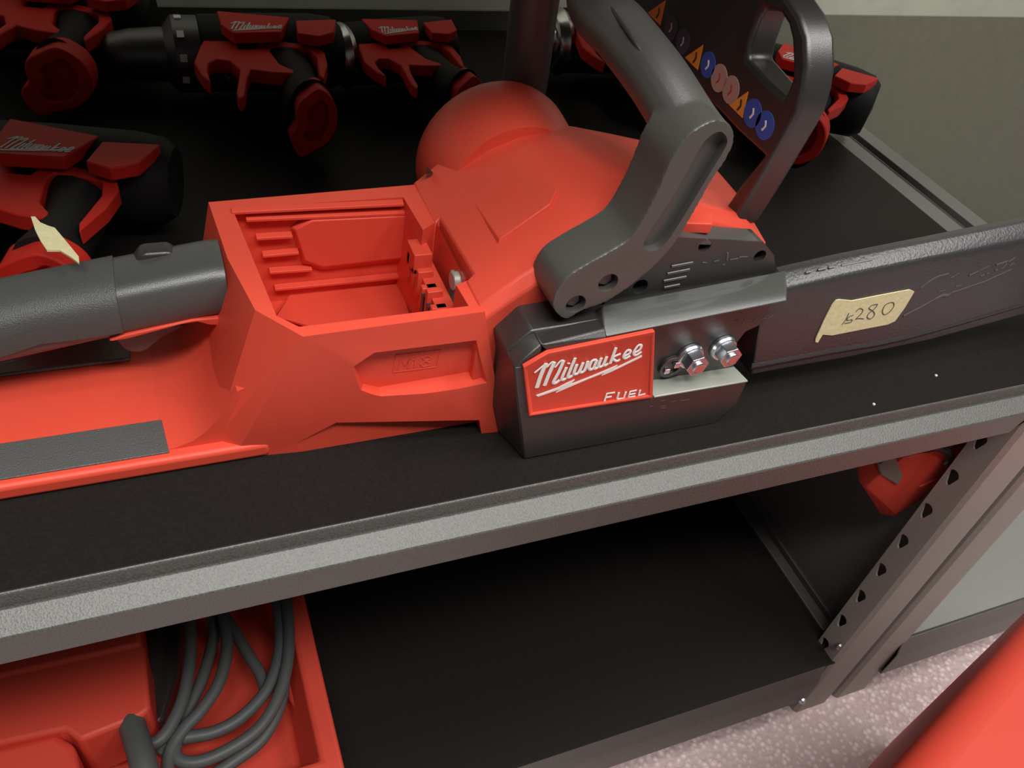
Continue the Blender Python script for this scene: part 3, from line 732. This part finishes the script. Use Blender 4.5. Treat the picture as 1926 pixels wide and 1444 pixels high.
def make_drill(label, group):
    t = thing('cordless_drill', label, 'drill', OB, group)
    bx, by = BC.x, BC.y
    # motor housing: rounded barrel lying along x
    bm = NB()
    lathe(bm, [(0, .030), (.004, .034), (.05, .0355), (.105, .0355), (.125, .033), (.134, .026), (.136, .0)], (bx - .062, by + .006, .040), (1, 0, 0), 28)
    obj('motor_housing', bm, 'rub', t, 0, angle=45)
    bm = NB()
    rr = PL(red, 'z', .062)
    prism(bm, [Vector((p.x, p.y, .050)) for p in rr], (0, 0, .0125))
    lab(obj('side_shell', bm, 'redt', t, .0012), 'red shell frame')
    bm = NB()
    for pg in ([(408, 20), (545, 32), (528, 60), (440, 62), (415, 45)], [(556, 38), (632, 36), (628, 60), (600, 68), (560, 62)]):
        prism(bm, PL(pg, 'z', .0760), (0, 0, -.010))
    lab(obj('name_plate', bm, 'redt', t, .001), 'red brand plate')
    bm = NB()
    for pts_, w_ in L:
        q = []
        for u, v in pts_:
            x, y = (u - 900) / .2354, (v - 540) / .2354
            q.append((434 + (x - 450) * .112, 54 + (y + .31 * (x - 450) - 800) * .085))
        strokes(bm, [(q, .0016)], 'z', .0763, .0016, (0, 0, 1), 2)
    strokes(bm, [([(438, 57), (478, 55), (524, 51)], .0022)], 'z', .0763, .0022, (0, 0, 1), 1)
    obj('lettering', bm, 'wht2', t)
    # grip
    bm = NB()
    g0 = Vector((bx + .010, by - .022, .042)); g3 = Vector((RC.x, .389, RC.z + .001))
    pts = [g0, g0 + (g3 - g0) * .33 + Vector((.004, 0, 0)), g0 + (g3 - g0) * .7, g3 + Vector((0, .014, 0))]
    ring = []
    path = smooth_path(pts, 4)
    for i, p in enumerate(path):
        s = i / (len(path) - 1)
        hx = .029 - .008 * math.sin(math.pi * min(s * 1.2, 1)) - .007 * s; hz = .0195 + .006 * s + .008 * max(s - .5, 0) / .5
        ring.append([p + Vector((hx * math.cos(a), 0, hz * math.sin(a))) for a in [2 * math.pi * j / 20 for j in range(20)]])
    loft(bm, ring); obj('grip', bm, 'rub', t, 0, angle=50)
    # battery foot: hollow ring facing the viewer
    bm = NB()
    ro = closed_smooth(PL(ringo, 'y', .389), 3); prism(bm, ro, (0, .024, 0))
    ft = obj('battery_foot', bm, 'redt', t, .0015)
    cb = NB(); prism(cb, [p - Vector((0, .004, 0)) for p in closed_smooth(PL(ringi, 'y', .389), 3)], (0, .017, 0)); cut(ft, [cb])
    lab(ft, 'hollow red battery foot')
    bm = NB(); lathe(bm, [(0, .006), (.02, .006)], (bx - .04, by - .033, .04), (.2, -1, 0), 12)
    hull(bm, [Vector((bx - .052, by - .03, .03)), Vector((bx - .052, by - .03, .05)), Vector((bx - .022, by - .03, .03)), Vector((bx - .022, by - .03, .05)), Vector((bx - .03, by - .052, .034)), Vector((bx - .03, by - .052, .046))])
    obj('trigger', bm, 'blk', t, .001)
    # chuck and clutch ring
    bm = NB()
    lathe(bm, [(0, .034), (.022, .034), (.026, .029), (.030, .024), (.058, .0225), (.076, .019), (.083, .012), (.085, .006)], (bx - .060, by + .004, .040), (-1, 0, 0), 28)
    ck = obj('chuck', bm, 'blk', t, 0, angle=45)
    bm = NB()
    for a in (-16, 18, 53, 90, 128):
        a = math.radians(a)
        c = Vector((bx - .076, by + .004 - math.cos(a) * .0343, .040 + math.sin(a) * .0343))
        n = Vector((0, -math.cos(a), math.sin(a))); tt = Vector((0, math.sin(a), math.cos(a)))
        prism(bm, [c + Vector((s1 * .003, 0, 0)) + tt * (s2 * .0032) - n * .001 for s1, s2 in ((-1, -1), (1, -1), (1, 1), (-1, 1))], n * .0016)
    obj('clutch_mark', bm, 'white', ck)
    return t
def copy_tree(o, parent=None):
    c = o.copy(); COL.objects.link(c); c.parent = parent
    for ch in list(o.children): copy_tree(ch, c)
    return c
rearB = P(614, 110, 'z', .062) - OB
footB = Vector((RC.x, .389, RC.z)) - OB
legB = P(455, 180, 'z', .062) - OB
def place(t, la, pa, za, lb_, pb_, zb_, smin=.8, smax=1.2, tilt=0.0):
    a = P(*pa, 'z', za); b = P(*pb_, 'z', zb_)
    v = b - a; w = lb_ - la
    ang = math.atan2(v.y, v.x) - math.atan2(w.y, w.x)
    s = max(smin, min(smax, Vector((v.x, v.y)).length / Vector((w.x, w.y)).length))
    Rm = Matrix.Rotation(ang, 3, 'Z') @ Matrix.Rotation(tilt, 3, 'X')
    t.rotation_euler = (tilt, 0, ang); t.scale = (s, s, s)
    l = a - Rm @ (la * s)
    t.location = (l.x, l.y, max(0.0005, .04 * s * 0 + abs(math.sin(tilt)) * .004))
    return ang, s
def wide_foot(t, k):
    for ch in t.children:
        if ch.name.startswith('battery_foot'):
            ch.data = ch.data.copy()
            for v in ch.data.vertices: v.co.x = footB.x + (v.co.x - footB.x) * k
drill = make_drill('cordless drill with white squares round its clutch ring, second from the left at the back', 'cordless tools at the back of the shelf')
dA = copy_tree(drill); dA['label'] = 'red and black cordless drill at the top left corner, round red foot facing out'; place(dA, rearB, (203, 45), .062, footB, (110, 160), .04); wide_foot(dA, 1.5)
dD = copy_tree(drill); dD['label'] = 'cordless drill at the left edge nearest the chainsaw handle, masking tape round its grip'; print('D', place(dD, rearB, (213, 372), .062, footB, (66, 566), .04, smin=.9, smax=.98)); wide_foot(dD, 1.5)
dF = copy_tree(drill); dF['label'] = 'cordless drill seen through the black hand guard loop, its foot behind the guard arm'; print('F', place(dF, rearB, (1590, 195), .062, footB, (1440, 305), .04, smax=1.02)); wide_foot(dF, 1.3)
dC = copy_tree(drill); dC['label'] = 'cordless tool at the back between the clutch ring drill and the far handle limb'; print('C', place(dC, legB, (784, 148), .062, footB, (940, 190), .04, smin=.75, smax=.88))
dG = copy_tree(drill); dG['label'] = 'cordless tool with bright steel collar behind the grey handle bar'
g = P(1128, 112, 'z', .062) - (P(388, 145, 'z', .062) - OB); dG.location = (g.x, g.y, 0.0005)
# bright steel collars on the two impact tools
for par, u0, v0 in ((dG, 1050, 70), (dC, 690, 50)):
    for ch in list(par.children):
        if ch.name.startswith('chuck'):
            for g in list(ch.children): bpy.data.objects.remove(g, do_unlink=True)
            me = bpy.data.meshes.new('collar'); b2 = NB()
            bx, by = BC.x - OB.x, BC.y - OB.y
            lathe(b2, [(0, .033), (.006, .036), (.012, .031), (.016, .031), (.018, .027), (.022, .0275), (.026, .022), (.030, .0225), (.036, .015), (.046, .013), (.048, .008)], (bx - .060, by + .004, .040), (-1, 0, 0), 28)
            bmesh.ops.recalc_face_normals(b2, faces=b2.faces[:]); b2.to_mesh(me); b2.free(); me.materials.append(M['chrome'])
            for p in me.polygons: p.use_smooth = True
            me.set_sharp_from_angle(angle=math.radians(40))
            ch.data = me; ch.name = 'steel_collar'; ch['label'] = 'bright steel collar'
# masking tape on the near drill's grip
bm = NB()
tpx = [(58, 407), (66, 407), (76, 418), (90, 424), (103, 428), (120, 448), (138, 470), (148, 482), (149, 495), (135, 484), (112, 470), (88, 470), (76, 452), (66, 432)]
prism(bm, PL(tpx, 'z', .098), (0, 0, -.0012)); tag(obj('masking_tape', bm, 'tape'), 'crumpled cream tape strip stuck on the grip of the drill nearest the chainsaw handle', 'tape')

# ================================================================== LOWER BAY
case = thing('tool_case', 'open red moulded tool case on the lower shelf at the bottom left', 'case', (-.3, .2, ZL))
zt = -.385
pa = P(565, 1130, 'z', zt); pb = P(660, 1444, 'z', zt)
xr = (pa.x + pb.x) / 2
bm = NB(); box(bm, -.62, xr, .005, .46, ZL + .0005, zt)
co = obj('case_shell', bm, 'redd', case, .004, seg=3)
cb = NB(); frustum(cb, [(-.60, .03, zt + .01), (xr - .016, .03, zt + .01), (xr - .016, .44, zt + .01), (-.60, .44, zt + .01)], [(-.59, .04, ZL + .03), (xr - .034, .04, ZL + .03), (xr - .034, .43, ZL + .03), (-.59, .43, ZL + .03)])
cut(co, [cb])
bm = NB()
prism(bm, PL([(540, 1180), (556, 1230), (575, 1320), (590, 1400), (545, 1330), (528, 1250)], 'z', ZL + .03), (0, 0, .018)); obj('moulded_rib', bm, 'redd', case, .002)
bm = NB()
tool = thing('corded_power_tool', 'red corded power tool with dark grey cable coiled in the open red case', 'power tool', (-.33, .16, ZL + .03))
top_ = -.345
prism(bm, PL([(-90, 1270), (262, 1196), (272, 1215), (283, 1332), (262, 1348), (150, 1393), (121, 1372), (-90, 1418)], 'z', top_), (0, 0, -.07))
obj('tool_body', bm, 'redd', tool, .004, seg=3)
bm = NB()
prism(bm, PL([(-90, 1150), (255, 1120), (266, 1212), (-90, 1292)], 'z', top_ + .004), (0, 0, -.07)); obj('body_ridge', bm, 'redd', tool, .004)
bm = NB()
prism(bm, PL([(-90, 1425), (105, 1378), (140, 1398), (158, 1480), (-90, 1560)], 'z', top_ - .008), (0, 0, -.06)); obj('foot_block', bm, 'redd', tool, .006, seg=3)
bm = NB()
prism(bm, PL([(268, 1150), (345, 1130), (335, 1260), (310, 1350), (286, 1370)], 'z', -.405), (0, 0, -.025)); obj('gear_case', bm, 'blk', tool, .004)
bm = NB()
tube(bm, [P(230, 1312, 'z', -.385), P(240, 1338, 'z', -.362), P(252, 1375, 'z', -.352), P(268, 1430, 'z', -.345), P(285, 1500, 'z', -.35)], lambda t: .0108 * min(1, .45 + t * 3.2), 16, 6)
obj('strain_relief', bm, 'cord', tool, 0)
cords = [
 ([(352, 1120), (356, 1164), (358, 1230), (345, 1310), (318, 1370), (292, 1396), (272, 1392), (262, 1370)], -.372),
 ([(414, 1110), (420, 1156), (427, 1218), (412, 1283), (378, 1336), (345, 1372), (318, 1420), (315, 1490)], -.378),
 ([(398, 1150), (402, 1196), (382, 1272), (352, 1340), (330, 1400)], -.388),
 ([(512, 1080), (522, 1142), (526, 1218), (505, 1291), (456, 1347), (405, 1376), (355, 1386), (325, 1392), (300, 1420)], -.384),
 ([(532, 1080), (541, 1150), (542, 1233), (524, 1309), (484, 1372), (418, 1416), (362, 1434), (330, 1420), (336, 1372)], -.380),
 ([(538, 1240), (528, 1320), (494, 1388), (436, 1434), (380, 1470)], -.392),
 ([(425, 1160), (446, 1196), (470, 1236), (490, 1268), (500, 1300)], -.392)]
bm = NB()
for pts, z in cords:
    tube(bm, PL(pts, 'z', z), .0058, 12, 6)
lab(obj('power_cord', bm, 'cord', tool, 0), 'dark grey coiled cable')

# red hanging tool at the right
hg = thing('tool_housing', 'red plastic tool with a grey label hanging under the shelf at the right upright', 'power tool', P(1700, 900, 'y', .06))
bm = NB()
back = PL([(1616, 905), (1618, 882), (1645, 860), (1700, 838), (1855, 800), (1850, 830), (1778, 912), (1735, 946), (1682, 972), (1656, 966)], 'y', .064)
mid = PL([(1628, 917), (1655, 893), (1700, 862), (1800, 838), (1828, 836), (1770, 896), (1735, 938), (1682, 968)], 'y', .048)
frt = PL([(1655, 893), (1700, 862), (1790, 840), (1800, 862), (1728, 898)], 'y', .043)
for p in back + mid + frt: p.x = min(p.x, .538)
hull(bm, back + [p + Vector((0, .035, 0)) for p in back[2:5]] + mid + frt)
obj('shell', bm, 'redd', hg, .0015)
bm = NB(); prism(bm, PL([(1654, 874), (1672, 862), (1686, 862), (1698, 897), (1689, 912), (1657, 893)], 'y', .0418), (0, .004, 0)); lab(obj('label_patch', bm, 'lab', hg, .0006), 'grey label')
bm = NB(); tube(bm, PL([(1729, 914), (1780, 891)], 'y', .0452), .0016, 8, 1); obj('bead', bm, 'redd', hg)
bm = NB()
tube(bm, PL([(1778, 872), (1786, 862), (1778, 846), (1760, 838), (1752, 820)], 'y', .041), .0045, 10, 5); q = P(1752, 820, 'y', .041)
tube(bm, [q, Vector((q.x, q.y, -.03)), Vector((q.x, q.y + .01, -.0042))], .0035, 10, 2); obj('hook', bm, 'blk', hg)

# red box standing on the carpet, bottom right
zt = -.20
p1 = P(1680, 1444, 'z', zt); p2 = P(1926, 1165, 'z', zt); d = (p2 - p1).normalized(); n = Vector((d.y, -d.x, 0))
bx = thing('storage_case', 'large red plastic case standing on the pink carpet in the bottom right corner', 'case', p1 + n * .15 + Vector((0, 0, ZF - zt)))
a = p1 - d * .12; b = p2 + d * .12
bm = NB(); prism(bm, [a, b, b + n * .30, a + n * .30], (0, 0, ZF - zt + .0005)); obj('case_body', bm, 'redd', bx, .028, seg=6)
bm = NB(); q0 = p1 + n * .12 + d * .06
tube(bm, [q0 + Vector((0, 0, -.012)), q0 + Vector((0, 0, .02)), q0 + d * .10 + Vector((0, 0, .02)), q0 + d * .10 + Vector((0, 0, -.012))], .009, 12, 5); obj('carry_handle', bm, 'redd', bx)

# ================================================================== LIGHT
def area(name, loc, tgt, sx, sy, power, col=(1, .985, .94)):
    l = bpy.data.lights.new(name, 'AREA'); l.shape = 'RECTANGLE'; l.size = sx; l.size_y = sy; l.energy = power; l.color = col
    o = bpy.data.objects.new(name, l); COL.objects.link(o); o.location = loc
    o.rotation_euler = (Vector(tgt) - Vector(loc)).to_track_quat('-Z', 'Y').to_euler()
area('ceiling_light', (-0.15, -0.20, 2.35), (-0.1, 0.02, 0), 1.7, 0.5, 26)
area('ceiling_light', (-0.20, -1.10, 2.30), (0.0, 0.0, 0), 1.7, 0.40, 46)
area('ceiling_light', (1.7, -0.85, 2.35), (0.2, 0.0, 0), 1.7, 0.40, 42)
w = bpy.data.worlds.new('room'); SC.world = w; w.use_nodes = True
w.node_tree.nodes['Background'].inputs['Color'].default_value = (0.95, 0.98, 0.95, 1)
w.node_tree.nodes['Background'].inputs['Strength'].default_value = 0.10

# ================================================================== CAMERA
cam = bpy.data.cameras.new('camera'); co_ = bpy.data.objects.new('camera', cam); COL.objects.link(co_)
mx = Matrix((R0, -R1, -R2)).transposed().to_4x4(); mx.translation = CAM
co_.matrix_world = mx
cam.sensor_width = 36; cam.sensor_fit = 'HORIZONTAL'; cam.lens = F / 1926 * 36; cam.clip_start = .01
SC.camera = co_
SC.view_settings.view_transform = 'Standard'; SC.view_settings.look = 'None'
SC.view_settings.exposure = 0.0; SC.view_settings.gamma = 1.0; SC.view_settings.use_curve_mapping = False
